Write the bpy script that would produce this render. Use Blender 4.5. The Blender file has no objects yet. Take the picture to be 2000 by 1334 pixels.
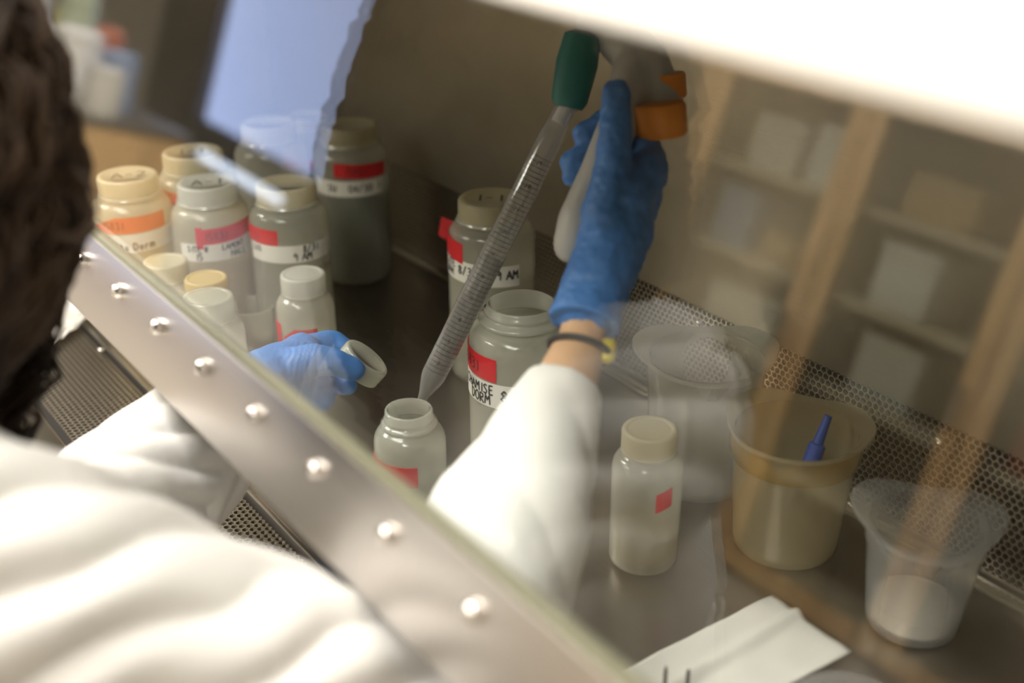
import bpy, bmesh, math, random
from mathutils import Vector, Matrix, Quaternion, noise
random.seed(7)
R = math.radians
sc = bpy.context.scene
COL = sc.collection

# ---------------------------------------------------------------- camera, world, light, exposure
CAM = Vector((0.0, 0.0, 0.616))
PITCH, AZ, FPX = R(25.7), R(36.0), 2400.0
HEAD = Vector((-math.cos(AZ), math.sin(AZ), 0)); RIGHT = Vector((math.sin(AZ), math.cos(AZ), 0)); ZUP = Vector((0, 0, 1))
FWD = HEAD * math.cos(PITCH) - ZUP * math.sin(PITCH)
UPV = HEAD * math.sin(PITCH) + ZUP * math.cos(PITCH)
cd = bpy.data.cameras.new('camera'); cam = bpy.data.objects.new('camera', cd); COL.objects.link(cam)
cam.matrix_world = Matrix(((RIGHT.x, UPV.x, -FWD.x, CAM.x), (RIGHT.y, UPV.y, -FWD.y, CAM.y), (RIGHT.z, UPV.z, -FWD.z, CAM.z), (0, 0, 0, 1)))
cd.sensor_width = 36.0; cd.lens = FPX * 36.0 / 2000.0; cd.clip_start = 0.02
cd.dof.use_dof = True; cd.dof.focus_distance = 1.10; cd.dof.aperture_fstop = cd.lens / 17.0
sc.camera = cam
w = bpy.data.worlds.new('world'); sc.world = w; w.use_nodes = True
w.node_tree.nodes['Background'].inputs[0].default_value = (0.55, 0.68, 1.0, 1); w.node_tree.nodes['Background'].inputs[1].default_value = 0.5
sc.view_settings.view_transform = 'Standard'; sc.view_settings.look = 'None'; sc.view_settings.gamma = 1.0
sc.view_settings.use_curve_mapping = False; sc.view_settings.exposure = 0.0
sc.cycles.transparent_max_bounces = 40; sc.cycles.max_bounces = 10
sc.cycles.sample_clamp_indirect = 6.0
CEIL_POWER = 40.0      # watts of each ceiling panel's tube
WINDOW_EMIT = 3.2


def at(x, y, d):
    """point seen at photo pixel x, y at depth d metres"""
    return CAM + (FWD * FPX + RIGHT * (x - 1000) - UPV * (y - 667)) * (d / FPX)


def onz(x, y, z=0.0):
    v = FWD * FPX + RIGHT * (x - 1000) - UPV * (y - 667)
    return CAM + v * ((z - CAM.z) / v.z)


# ---------------------------------------------------------------- materials
def new_mat(name):
    m = bpy.data.materials.new(name); m.use_nodes = True
    nt = m.node_tree
    for n in list(nt.nodes): nt.nodes.remove(n)
    out = nt.nodes.new('ShaderNodeOutputMaterial')
    return m, nt, out


def add_bump(nt, target, scale, strength, dist=0.002, detail=4, stretch=None):
    tc = nt.nodes.new('ShaderNodeTexCoord'); nz = nt.nodes.new('ShaderNodeTexNoise')
    nz.inputs['Scale'].default_value = scale; nz.inputs['Detail'].default_value = detail
    src = tc.outputs['Object']
    if stretch:
        mp = nt.nodes.new('ShaderNodeMapping'); mp.inputs['Scale'].default_value = stretch
        nt.links.new(src, mp.inputs[0]); src = mp.outputs[0]
    nt.links.new(src, nz.inputs['Vector'])
    b = nt.nodes.new('ShaderNodeBump'); b.inputs['Strength'].default_value = strength; b.inputs['Distance'].default_value = dist
    nt.links.new(nz.outputs['Fac'], b.inputs['Height'])
    nt.links.new(b.outputs[0], target)
    return nz


def pbr(name, col, rough=0.5, metal=0.0, bump=None, var=None, spec=0.5, sheen=0.0):
    m, nt, out = new_mat(name)
    p = nt.nodes.new('ShaderNodeBsdfPrincipled')
    p.inputs['Base Color'].default_value = (*col, 1); p.inputs['Roughness'].default_value = rough; p.inputs['Metallic'].default_value = metal
    p.inputs['Specular IOR Level'].default_value = spec
    if sheen: p.inputs['Sheen Weight'].default_value = sheen
    if bump: add_bump(nt, p.inputs['Normal'], *bump)
    if var:                                  # (scale, amount, stretch)
        tc = nt.nodes.new('ShaderNodeTexCoord'); nz = nt.nodes.new('ShaderNodeTexNoise'); nz.inputs['Scale'].default_value = var[0]; nz.inputs['Detail'].default_value = 5
        mp = nt.nodes.new('ShaderNodeMapping'); mp.inputs['Scale'].default_value = var[2] if len(var) > 2 else (1, 1, 1)
        nt.links.new(tc.outputs['Object'], mp.inputs[0]); nt.links.new(mp.outputs[0], nz.inputs['Vector'])
        cr = nt.nodes.new('ShaderNodeValToRGB')
        cr.color_ramp.elements[0].position = 0.3; cr.color_ramp.elements[1].position = 0.7
        cr.color_ramp.elements[0].color = (*[c * (1 - var[1]) for c in col], 1); cr.color_ramp.elements[1].color = (*[min(1, c * (1 + var[1])) for c in col], 1)
        nt.links.new(nz.outputs['Fac'], cr.inputs[0]); nt.links.new(cr.outputs[0], p.inputs['Base Color'])
    nt.links.new(p.outputs[0], out.inputs[0])
    return m


def schlick(nt, r0, gain=1.0):
    g = nt.nodes.new('ShaderNodeNewGeometry'); dt = nt.nodes.new('ShaderNodeVectorMath'); dt.operation = 'DOT_PRODUCT'
    nt.links.new(g.outputs['Incoming'], dt.inputs[0]); nt.links.new(g.outputs['Normal'], dt.inputs[1])
    def mth(op, a, b=None):
        n = nt.nodes.new('ShaderNodeMath'); n.operation = op
        for i, v in enumerate((a, b)):
            if v is None: continue
            if isinstance(v, (int, float)): n.inputs[i].default_value = v
            else: nt.links.new(v, n.inputs[i])
        return n.outputs[0]
    c = mth('ABSOLUTE', dt.outputs['Value']); k = mth('POWER', mth('SUBTRACT', 1.0, c), 5.0)
    f = mth('ADD', mth('MULTIPLY', k, (1 - r0)), r0)
    n = nt.nodes.new('ShaderNodeMath'); n.operation = 'MULTIPLY'; n.use_clamp = True
    nt.links.new(f, n.inputs[0]); n.inputs[1].default_value = gain
    return n.outputs[0]


def pane_mat(name, tint=(1, 1, 1), gain=1.0):
    m, nt, out = new_mat(name)
    t = nt.nodes.new('ShaderNodeBsdfTransparent'); t.inputs[0].default_value = (*tint, 1)
    g = nt.nodes.new('ShaderNodeBsdfGlossy'); g.inputs['Roughness'].default_value = 0.0; g.inputs[0].default_value = (1, 1, 1, 1)
    mx = nt.nodes.new('ShaderNodeMixShader')
    nt.links.new(schlick(nt, 0.04, gain), mx.inputs[0]); nt.links.new(t.outputs[0], mx.inputs[1]); nt.links.new(g.outputs[0], mx.inputs[2])
    nt.links.new(mx.outputs[0], out.inputs[0])
    return m


def plastic(name, col, clear=0.3, rough=0.22, trans=0.5, tint=None, gloss=1.0, bump=None):
    """milky translucent plastic: diffuse + translucent body, a clear share, and a glossy skin"""
    m, nt, out = new_mat(name)
    d = nt.nodes.new('ShaderNodeBsdfDiffuse'); d.inputs[0].default_value = (*col, 1)
    tl = nt.nodes.new('ShaderNodeBsdfTranslucent'); tl.inputs[0].default_value = (*col, 1)
    a = nt.nodes.new('ShaderNodeMixShader'); a.inputs[0].default_value = trans
    nt.links.new(d.outputs[0], a.inputs[1]); nt.links.new(tl.outputs[0], a.inputs[2])
    tr = nt.nodes.new('ShaderNodeBsdfTransparent'); tr.inputs[0].default_value = (*(tint or (1, 1, 1)), 1)
    # seen edge-on the wall is thicker: less clear
    b = nt.nodes.new('ShaderNodeMixShader')
    lw = nt.nodes.new('ShaderNodeLayerWeight'); lw.inputs[0].default_value = 0.35
    mr = nt.nodes.new('ShaderNodeMapRange'); mr.inputs['To Min'].default_value = clear; mr.inputs['To Max'].default_value = clear * 0.3
    nt.links.new(lw.outputs['Facing'], mr.inputs['Value']); nt.links.new(mr.outputs[0], b.inputs[0])
    nt.links.new(a.outputs[0], b.inputs[1]); nt.links.new(tr.outputs[0], b.inputs[2])
    g = nt.nodes.new('ShaderNodeBsdfGlossy'); g.inputs['Roughness'].default_value = rough
    c = nt.nodes.new('ShaderNodeMixShader'); nt.links.new(schlick(nt, 0.045, gloss), c.inputs[0])
    nt.links.new(b.outputs[0], c.inputs[1]); nt.links.new(g.outputs[0], c.inputs[2])
    if bump:
        for s in (d, g): add_bump(nt, s.inputs['Normal'], *bump)
    nt.links.new(c.outputs[0], out.inputs[0])
    return m


def emit(name, col, s):
    m, nt, out = new_mat(name); e = nt.nodes.new('ShaderNodeEmission'); e.inputs[0].default_value = (*col, 1); e.inputs[1].default_value = s
    nt.links.new(e.outputs[0], out.inputs[0]); return m


M = {}
M['steel_work'] = pbr('steel_work', (0.42, 0.385, 0.34), 0.30, 1.0, bump=(40, 0.10, 0.002, 3, (1, 12, 1)), var=(6, 0.18))
M['steel_wall'] = pbr('steel_wall', (0.40, 0.36, 0.29), 0.42, 0.85, bump=(30, 0.12, 0.002, 3, (1, 1, 8)), var=(5, 0.12))
M['steel_strip'] = pbr('steel_strip', (0.62, 0.59, 0.56), 0.36, 1.0, bump=(14, 0.08, 0.002, 3, (8, 1, 1)))
M['steel_screw'] = pbr('steel_screw', (0.78, 0.74, 0.70), 0.22, 1.0)
M['steel_grille'] = pbr('steel_grille', (0.55, 0.50, 0.42), 0.38, 1.0)
M['steel_edge'] = pbr('steel_edge', (0.66, 0.63, 0.58), 0.25, 1.0)
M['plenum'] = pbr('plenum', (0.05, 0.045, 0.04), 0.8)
M['enamel'] = pbr('enamel', (0.86, 0.84, 0.79), 0.4)
M['gasket'] = plastic('gasket', (0.40, 0.39, 0.27), 0.25, 0.3)
M['glass'] = pane_mat('glass', (0.985, 0.995, 0.985), 1.15)
M['glass_door'] = pane_mat('glass_door', (0.95, 0.97, 0.95), 0.9)
M['bottle'] = plastic('bottle', (0.74, 0.74, 0.65), 0.58, 0.14, trans=0.58)
M['bottle_aged'] = plastic('bottle_aged', (0.82, 0.77, 0.60), 0.36, 0.18)
M['neck'] = plastic('neck', (0.82, 0.82, 0.74), 0.52, 0.12, gloss=1.6)
M['cap_white'] = plastic('cap_white', (0.84, 0.84, 0.78), 0.12, 0.25)
M['cap_cream'] = plastic('cap_cream', (0.84, 0.77, 0.56), 0.05, 0.3)
M['cap_yellow'] = plastic('cap_yellow', (0.84, 0.66, 0.28), 0.05, 0.3)
M['cap_olive'] = plastic('cap_olive', (0.62, 0.57, 0.38), 0.04, 0.35)
M['cap_clear'] = plastic('cap_clear', (0.76, 0.75, 0.62), 0.58, 0.18)
M['water'] = plastic('water', (0.70, 0.69, 0.60), 0.66, 0.08, tint=(0.94, 0.94, 0.90))
M['water_tan'] = plastic('water_tan', (0.66, 0.56, 0.33), 0.55, 0.08, tint=(0.93, 0.86, 0.66))
M['water_dark'] = plastic('water_dark', (0.16, 0.19, 0.15), 0.35, 0.08, tint=(0.5, 0.55, 0.48))
M['tape_red'] = pbr('tape_red', (0.66, 0.015, 0.025), 0.5, bump=(180, 0.2, 0.0005))
M['tape_orange'] = pbr('tape_orange', (0.80, 0.13, 0.035), 0.5, bump=(180, 0.2, 0.0005))
M['label_white'] = pbr('label_white', (0.82, 0.81, 0.75), 0.6, bump=(160, 0.2, 0.0005))
M['ink'] = pbr('ink', (0.012, 0.012, 0.014), 0.5)
M['ink_faint'] = pbr('ink_faint', (0.10, 0.09, 0.07), 0.7)
M['ink_onred'] = pbr('ink_onred', (0.10, 0.012, 0.012), 0.5)
M['beaker'] = plastic('beaker', (0.62, 0.60, 0.52), 0.66, 0.13)
M['beaker_blue'] = plastic('beaker_blue', (0.60, 0.61, 0.62), 0.84, 0.12)
M['beaker_amber'] = plastic('beaker_amber', (0.60, 0.53, 0.36), 0.56, 0.16, tint=(0.97, 0.93, 0.80))
M['amber_stain'] = plastic('amber_stain', (0.50, 0.36, 0.14), 0.55, 0.25, tint=(0.93, 0.82, 0.55))
M['powder'] = pbr('powder', (0.93, 0.90, 0.82), 0.9, bump=(220, 0.6, 0.002))
M['pipette'] = plastic('pipette', (0.50, 0.48, 0.46), 0.68, 0.06, gloss=1.6)
M['pipette_fill'] = plastic('pipette_fill', (0.34, 0.32, 0.31), 0.55, 0.1, tint=(0.75, 0.73, 0.72))
M['mark'] = pbr('mark', (0.03, 0.03, 0.03), 0.6)
M['cotton'] = pbr('cotton', (0.8, 0.78, 0.74), 0.95, bump=(300, 0.6, 0.002))
M['teal'] = pbr('teal', (0.010, 0.145, 0.125), 0.5, bump=(60, 0.1, 0.002))
M['grey_plastic'] = pbr('grey_plastic', (0.34, 0.32, 0.30), 0.45)
M['pale_plastic'] = pbr('pale_plastic', (0.50, 0.48, 0.44), 0.42)
M['orange_plastic'] = pbr('orange_plastic', (0.78, 0.27, 0.035), 0.45)
M['blue_plastic'] = pbr('blue_plastic', (0.035, 0.09, 0.42), 0.4)
M['dark_metal'] = pbr('dark_metal', (0.05, 0.045, 0.04), 0.35, 0.9)
M['paper'] = pbr('paper', (0.82, 0.82, 0.78), 0.85, bump=(90, 0.25, 0.002))
M['shiny_sheet'] = pbr('shiny_sheet', (0.82, 0.80, 0.76), 0.25)
M['glove'] = pbr('glove', (0.085, 0.235, 0.60), 0.46, bump=(70, 0.18, 0.003, 5), spec=0.4, var=(16, 0.12))
M['skin'] = pbr('skin', (0.66, 0.40, 0.22), 0.55, bump=(150, 0.1, 0.001))
M['coat'] = pbr('coat', (0.83, 0.82, 0.79), 0.85, bump=(900, 0.12, 0.0006, 2), sheen=0.2)
M['hair'] = pbr('hair', (0.036, 0.020, 0.010), 0.55, var=(30, 0.7), spec=0.25)
M['trousers'] = pbr('trousers', (0.05, 0.055, 0.08), 0.85, bump=(400, 0.2, 0.001))
M['shoe'] = pbr('shoe', (0.03, 0.03, 0.03), 0.5)
M['lip'] = pbr('lip', (0.50, 0.20, 0.15), 0.5)
M['eye_white'] = pbr('eye_white', (0.8, 0.78, 0.74), 0.2)
M['strap'] = pbr('strap', (0.02, 0.02, 0.02), 0.5)
M['bead'] = pbr('bead', (0.62, 0.50, 0.01), 0.35)
M['wood'] = pbr('wood', (0.62, 0.40, 0.19), 0.45, var=(7, 0.2, (6, 6, 0.6)))
M['wood_inside'] = pbr('wood_inside', (0.50, 0.42, 0.32), 0.7)
M['wall_paint'] = pbr('wall_paint', (0.60, 0.56, 0.48), 0.8, bump=(120, 0.08, 0.001))
M['floor_tile'] = pbr('floor_tile', (0.30, 0.27, 0.23), 0.5, var=(4, 0.12))
M['ceiling'] = pbr('ceiling', (0.78, 0.77, 0.74), 0.9)
M['window_day'] = emit('window_day', (0.50, 0.62, 1.0), WINDOW_EMIT)
M['window_low'] = emit('window_low', (0.72, 0.82, 1.0), WINDOW_EMIT * 1.6)
M['tube_light'] = emit('tube_light', (1.0, 0.93, 0.82), 9.0)
M['dark_frame'] = pbr('dark_frame', (0.07, 0.07, 0.085), 0.5)
M['sill'] = pbr('sill', (0.80, 0.83, 0.90), 0.35)
M['bench_top'] = pbr('bench_top', (0.10, 0.09, 0.08), 0.4)
M['stool_pad'] = pbr('stool_pad', (0.03, 0.03, 0.035), 0.5)
for nm, c in dict(box_blue=(0.25, 0.33, 0.50), box_white=(0.75, 0.74, 0.72), box_green=(0.42, 0.48, 0.34), box_red=(0.50, 0.16, 0.10), box_yellow=(0.72, 0.60, 0.12), box_brown=(0.42, 0.28, 0.14), box_grey=(0.62, 0.60, 0.56)).items():
    M[nm] = pbr(nm, c, 0.6)


# ---------------------------------------------------------------- helpers
def empty(name, loc=(0, 0, 0), rz=0.0, label=None, cat=None, group=None, kind=None):
    o = bpy.data.objects.new(name, None); COL.objects.link(o); o.location = loc; o.rotation_euler = (0, 0, rz); o.empty_display_size = 0.02
    return tag(o, label, cat, group, kind)


def tag(o, label=None, cat=None, group=None, kind=None):
    if label: o['label'] = label
    if cat: o['category'] = cat
    if group: o['group'] = group
    if kind: o['kind'] = kind
    return o


def mesh(name, vs, fs, mat, parent=None, smooth=True, angle=40):
    me = bpy.data.meshes.new(name); me.from_pydata([tuple(v) for v in vs], [], fs); me.update()
    return link(name, me, mat, parent, smooth, angle)


def link(name, me, mat, parent=None, smooth=True, angle=40):
    o = bpy.data.objects.new(name, me); COL.objects.link(o)
    if mat is not None: me.materials.clear(); me.materials.append(M[mat] if isinstance(mat, str) else mat)
    if smooth:
        for p in me.polygons: p.use_smooth = True
        if angle:
            bm = bmesh.new(); bm.from_mesh(me)
            for e in bm.edges:
                if len(e.link_faces) == 2 and e.calc_face_angle(0) > R(angle): e.smooth = False
            bm.to_mesh(me); bm.free()
    if parent: o.parent = parent
    return o


def bm_obj(name, bm, mat, parent=None, smooth=False, angle=35):
    me = bpy.data.meshes.new(name); bmesh.ops.recalc_face_normals(bm, faces=bm.faces); bm.to_mesh(me); bm.free()
    return link(name, me, mat, parent, smooth, angle)


def add_box(bm, lo, hi, bev=0.0):
    r = bmesh.ops.create_cube(bm, size=1)
    vs = r['verts']
    for v in vs: v.co = Vector([lo[i] + (v.co[i] + .5) * (hi[i] - lo[i]) for i in range(3)])
    if bev: bmesh.ops.bevel(bm, geom=list({e for v in vs for e in v.link_edges}), offset=bev, segments=2, affect='EDGES', profile=0.5)


def box(name, lo, hi, mat, parent=None, bev=0.0):
    bm = bmesh.new(); add_box(bm, lo, hi, bev); return bm_obj(name, bm, mat, parent, bev > 0)


def lathe_data(prof, n=48, mod=None):
    vs, fs = [], []
    for k, (r, z) in enumerate(prof):
        for i in range(n):
            a = 2 * math.pi * i / n; rr = r if not mod else mod(r, z, a, k)
            vs.append((rr * math.cos(a), rr * math.sin(a), z))
    for k in range(len(prof) - 1):
        for i in range(n):
            j = (i + 1) % n
            fs.append((k * n + i, k * n + j, (k + 1) * n + j, (k + 1) * n + i))
    return vs, fs


def lathe(name, prof, mat, parent=None, n=48, mod=None, angle=40, xf=None):
    prof = [(max(r, 1e-5), z) for r, z in prof]
    vs, fs = lathe_data(prof, n, mod)
    if xf: vs = [xf @ Vector(v) for v in vs]
    return mesh(name, vs, fs, mat, parent, True, angle)


def frame_dirs(d):
    d = d.normalized(); a = Vector((0, 0, 1)) if abs(d.z) < 0.9 else Vector((1, 0, 0))
    u = d.cross(a).normalized(); return u, d.cross(u).normalized()


def tube_into(vs, fs, pts, radii, n=8, cap=True):
    base0 = len(vs); u = None
    for i, p in enumerate(pts):
        d = (pts[min(i + 1, len(pts) - 1)] - pts[max(i - 1, 0)]).normalized()
        if u is None: u, v = frame_dirs(d)
        else:
            u = (u - d * u.dot(d)).normalized(); v = d.cross(u)
        r = radii[i] if hasattr(radii, '__len__') else radii
        for k in range(n):
            a = 2 * math.pi * k / n; vs.append(p + (u * math.cos(a) + v * math.sin(a)) * r)
    for i in range(len(pts) - 1):
        for k in range(n):
            j = (k + 1) % n; b = base0 + i * n
            fs.append((b + k, b + j, b + n + j, b + n + k))
    if cap:
        fs.append(tuple(base0 + k for k in range(n))[::-1]); b = base0 + (len(pts) - 1) * n; fs.append(tuple(b + k for k in range(n)))


def tube(name, pts, radii, mat, parent=None, n=12):
    vs, fs = [], []; tube_into(vs, fs, [Vector(p) for p in pts], radii, n)
    return mesh(name, vs, fs, mat, parent, True, 50)


def capsules_bm(segs, sub=2):
    """closed tapered capsules and ellipsoids in one bmesh, to be fused by a voxel remesh"""
    bm = bmesh.new()
    for s in segs:
        if s[0] == 'e':                       # ellipsoid: centre, radii, optional rotation
            _, c, rr = s[:3]; q = s[3] if len(s) > 3 else Quaternion()
            mt = Matrix.Translation(c) @ q.to_matrix().to_4x4() @ Matrix.Diagonal((*rr, 1))
            bmesh.ops.create_icosphere(bm, subdivisions=3, radius=1, matrix=mt); continue
        if s[0] == 'f':                       # flat-ended cone
            _, a, ra, b, rb = s; d = b - a
            mt = Matrix.Translation((a + b) / 2) @ d.to_track_quat('Z', 'Y').to_matrix().to_4x4()
            bmesh.ops.create_cone(bm, cap_ends=True, segments=32, radius1=ra, radius2=rb, depth=d.length, matrix=mt); continue
        a, ra, b, rb = s; d = b - a
        bmesh.ops.create_icosphere(bm, subdivisions=sub, radius=ra, matrix=Matrix.Translation(a))
        bmesh.ops.create_icosphere(bm, subdivisions=sub, radius=rb, matrix=Matrix.Translation(b))
        if d.length > 1e-5:
            mt = Matrix.Translation((a + b) / 2) @ d.to_track_quat('Z', 'Y').to_matrix().to_4x4()
            bmesh.ops.create_cone(bm, cap_ends=True, segments=24, radius1=ra, radius2=rb, depth=d.length, matrix=mt)
    return bm


def fuse(name, segs, voxel, mat, parent=None, smooth_it=6, fac=0.6, displace=None):
    bm = capsules_bm(segs); me = bpy.data.meshes.new(name + '_raw'); bm.to_mesh(me); bm.free()
    o = bpy.data.objects.new(name + '_raw', me); COL.objects.link(o)
    m = o.modifiers.new('r', 'REMESH'); m.mode = 'VOXEL'; m.voxel_size = voxel
    if smooth_it: s = o.modifiers.new('s', 'SMOOTH'); s.factor = fac; s.iterations = smooth_it
    dg = bpy.context.evaluated_depsgraph_get()
    me2 = bpy.data.meshes.new_from_object(o.evaluated_get(dg)); me2.name = name
    bpy.data.objects.remove(o); bpy.data.meshes.remove(me)
    if displace:
        nrm = [v.normal.copy() for v in me2.vertices]
        for v, n in zip(me2.vertices, nrm): v.co += n * displace(v.co, n)
        me2.update()
    return link(name, me2, mat, parent, True, 0)


def chain(pts, rad):
    return [(Vector(pts[i]), rad[i], Vector(pts[i + 1]), rad[i + 1]) for i in range(len(pts) - 1)]


# ---------------------------------------------------------------- handwriting: a small stroke alphabet (4 x 6 cells)
F = {
    '0': [[(2, 6), (.6, 4.6), (.6, 1.4), (2, 0), (3.4, 1.4), (3.4, 4.6), (2, 6)]], '1': [[(2, 6), (1.7, 0)]],
    '2': [[(.5, 5), (2, 6), (3.4, 4.8), (2.4, 2.6), (.3, 0), (3.6, .2)]], '3': [[(.6, 5.6), (2.4, 6), (3.2, 4.6), (1.6, 3.2), (3.4, 2), (2.4, 0), (.4, .5)]],
    '4': [[(2.6, 0), (2.8, 6), (.3, 2.2), (3.8, 2.3)]], '5': [[(3.4, 6), (1, 5.8), (.8, 3.4), (2.6, 3.6), (3.4, 2), (2.4, .2), (.5, .3)]],
    '8': [[(2, 3.2), (.7, 4.6), (2, 6), (3.3, 4.7), (2, 3.2), (.5, 1.5), (2, 0), (3.5, 1.5), (2, 3.2)]],
    '9': [[(3.3, 4.6), (2, 6), (.7, 4.6), (1.8, 3.2), (3.3, 4.6), (3, 0)]],
    '/': [[(.5, -.6), (3.2, 6.6)]], '-': [[(.8, 3), (3.2, 3.1)]], '#': [[(1.2, 0), (1.7, 6)], [(2.6, 0), (3.1, 6)], [(.2, 2), (3.8, 2.1)], [(.4, 4), (4, 4.1)]],
    'A': [[(0, 0), (1.9, 6), (3.7, 0)], [(.9, 2.2), (3.1, 2.3)]], 'C': [[(3.4, 5), (2, 6), (.5, 4), (.6, 1.5), (2, 0), (3.5, .9)]],
    'D': [[(.6, 0), (.5, 6), (2.6, 5.3), (3.5, 3), (2.4, .5), (.6, 0)]], 'E': [[(3.3, 6), (.7, 5.8), (.6, 0), (3.4, .2)], [(.7, 3), (2.8, 3.2)]],
    'H': [[(.5, 0), (.6, 6)], [(3.3, 0), (3.4, 6)], [(.5, 3), (3.4, 3.2)]], 'I': [[(2, 0), (2, 6)]], 'L': [[(.8, 6), (.6, .2), (3.4, .3)]],
    'M': [[(.2, 0), (.7, 6), (2, 2.4), (3.4, 6), (3.8, 0)]], 'N': [[(.4, 0), (.6, 6), (3.2, 0), (3.5, 6)]],
    'O': [[(2, 6), (.4, 4.4), (.5, 1.4), (2, 0), (3.5, 1.5), (3.4, 4.5), (2, 6)]], 'R': [[(.5, 0), (.6, 6), (3, 5.4), (2.9, 3.6), (.7, 3), (3.5, 0)]],
    'S': [[(3.3, 5.3), (2, 6), (.7, 4.8), (3.2, 1.9), (2.2, 0), (.4, .7)]], 'T': [[(.2, 6), (3.8, 5.9)], [(2, 6), (1.9, 0)]],
    'V': [[(.2, 6), (1.8, 0), (3.6, 6)]], 'U': [[(.5, 6), (.6, 1), (2, 0), (3.3, 1), (3.4, 6)]], 'X': [[(.4, 0), (3.5, 6)], [(.4, 6), (3.5, 0)]],
    'a': [[(3, 3.4), (1.4, 3.8), (.6, 1.5), (1.6, .2), (2.9, 1.2), (3, 3.6), (3.2, 0)]], 'e': [[(.7, 2), (3.1, 2.3), (2.2, 3.8), (.8, 2.6), (1.2, .3), (3.2, .5)]],
    'i': [[(2, 3.6), (1.9, 0)], [(2, 5.2), (2.1, 5.6)]], 't': [[(1.9, 5.6), (1.8, .5), (2.8, 0)], [(.6, 3.8), (3.2, 3.9)]], 'o': [[(2, 3.8), (.7, 2), (2, 0), (3.3, 2), (2, 3.8)]],
    'r': [[(.9, 0), (1, 3.8)], [(1, 2.4), (2, 3.7), (3, 3.4)]], 'm': [[(.3, 0), (.4, 3.6), (1.2, 3.7), (1.9, 2.8), (1.9, 0)], [(1.9, 2.8), (2.8, 3.8), (3.5, 3), (3.6, 0)]],
    'v': [[(.5, 3.7), (1.8, 0), (3.3, 3.7)]], 'l': [[(1.8, 6), (1.9, 0)]], 'n': [[(.7, 0), (.8, 3.7)], [(.8, 2.5), (2, 3.8), (3, 2.8), (3.1, 0)]], 'x': [[(.6, 0), (3.2, 3.7)], [(.6, 3.7), (3.2, 0)]],
    '.': [[(1.6, .2), (2, .1)]], ' ': [],
}


def write_geo(text, h, mapf, wt=0.16, vs=None, fs=None, adv=0.86):
    """ribbons along handwriting strokes; mapf(s, t) gives the point and must be smooth"""
    vs = [] if vs is None else vs; fs = [] if fs is None else fs
    k = h / 6.0; x0 = 0.0; rnd = random.Random(sum(map(ord, text)))
    for ch in text:
        jy = rnd.uniform(-.25, .25) * k
        for st in F.get(ch, []):
            pts = []
            for i in range(len(st) - 1):                       # subdivide so that curved labels stay hugged
                a, b = st[i], st[i + 1]
                for q in range(3): pts.append((a[0] + (b[0] - a[0]) * q / 3, a[1] + (b[1] - a[1]) * q / 3))
            pts.append(st[-1]); wd = wt * h / 2
            prev = None
            for i, p in enumerate(pts):
                a = pts[max(i - 1, 0)]; b = pts[min(i + 1, len(pts) - 1)]
                dx, dy = b[0] - a[0], b[1] - a[1]; L = math.hypot(dx, dy) or 1; nx, ny = -dy / L, dx / L
                s, t = x0 + p[0] * k, p[1] * k + jy
                i0 = len(vs); vs.append(mapf(s + nx * wd, t + ny * wd)); vs.append(mapf(s - nx * wd, t - ny * wd))
                if prev is not None: fs.append((prev, prev + 1, i0 + 1, i0))
                prev = i0
        x0 += (4.9 if ch not in ' .iIl1' else 3.2) * k * adv
    return vs, fs


# ================================================================ the room (real surroundings that the glass mirrors)
FZ, CZ = -0.90, 1.80
def struct(name, lo, hi, mat): return tag(box(name, lo, hi, mat), kind='structure')
struct('floor', (-9.6, -2.9, FZ - .05), (2.2, 1.6, FZ), 'floor_tile')
struct('ceiling', (-9.6, -2.9, CZ), (2.2, 1.6, CZ + .05), 'ceiling')
struct('wall_behind', (-9.6, -2.95, FZ), (2.2, -2.9, CZ), 'wall_paint')
struct('wall_far', (-9.65, -2.9, FZ), (-9.6, 1.6, CZ), 'wall_paint')
struct('wall_near', (2.2, -2.9, FZ), (2.25, 1.6, CZ), 'wall_paint')
struct('wall_front', (-9.6, 1.6, FZ), (2.2, 1.65, CZ), 'wall_paint')

# the daylight window in the wall behind the operator
wn = empty('window_1', (-6.55, -2.9, 0), kind='structure')
box('pane', (-.90, .0, -.50), (.86, .02, 1.25), 'window_day', wn)
for x0, x1 in ((-.88, -.42), (-.38, -.02), (.02, .40)): box('lower_pane', (x0, .0, -.745), (x1, .02, -.675), 'window_low', wn)
for a, b in (((-1.75, 0, -.84), (-.90, .09, 1.35)), ((.86, 0, -.84), (.94, .09, 1.35)), ((-.90, 0, 1.25), (.86, .09, 1.35)), ((-.90, 0, -.675), (.86, .07, -.50)), ((-.90, 0, -.84), (.86, .07, -.745)), ((.40, 0, -.745), (.86, .07, -.675))):
    box('window_frame', a, b, 'dark_frame', wn)

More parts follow.
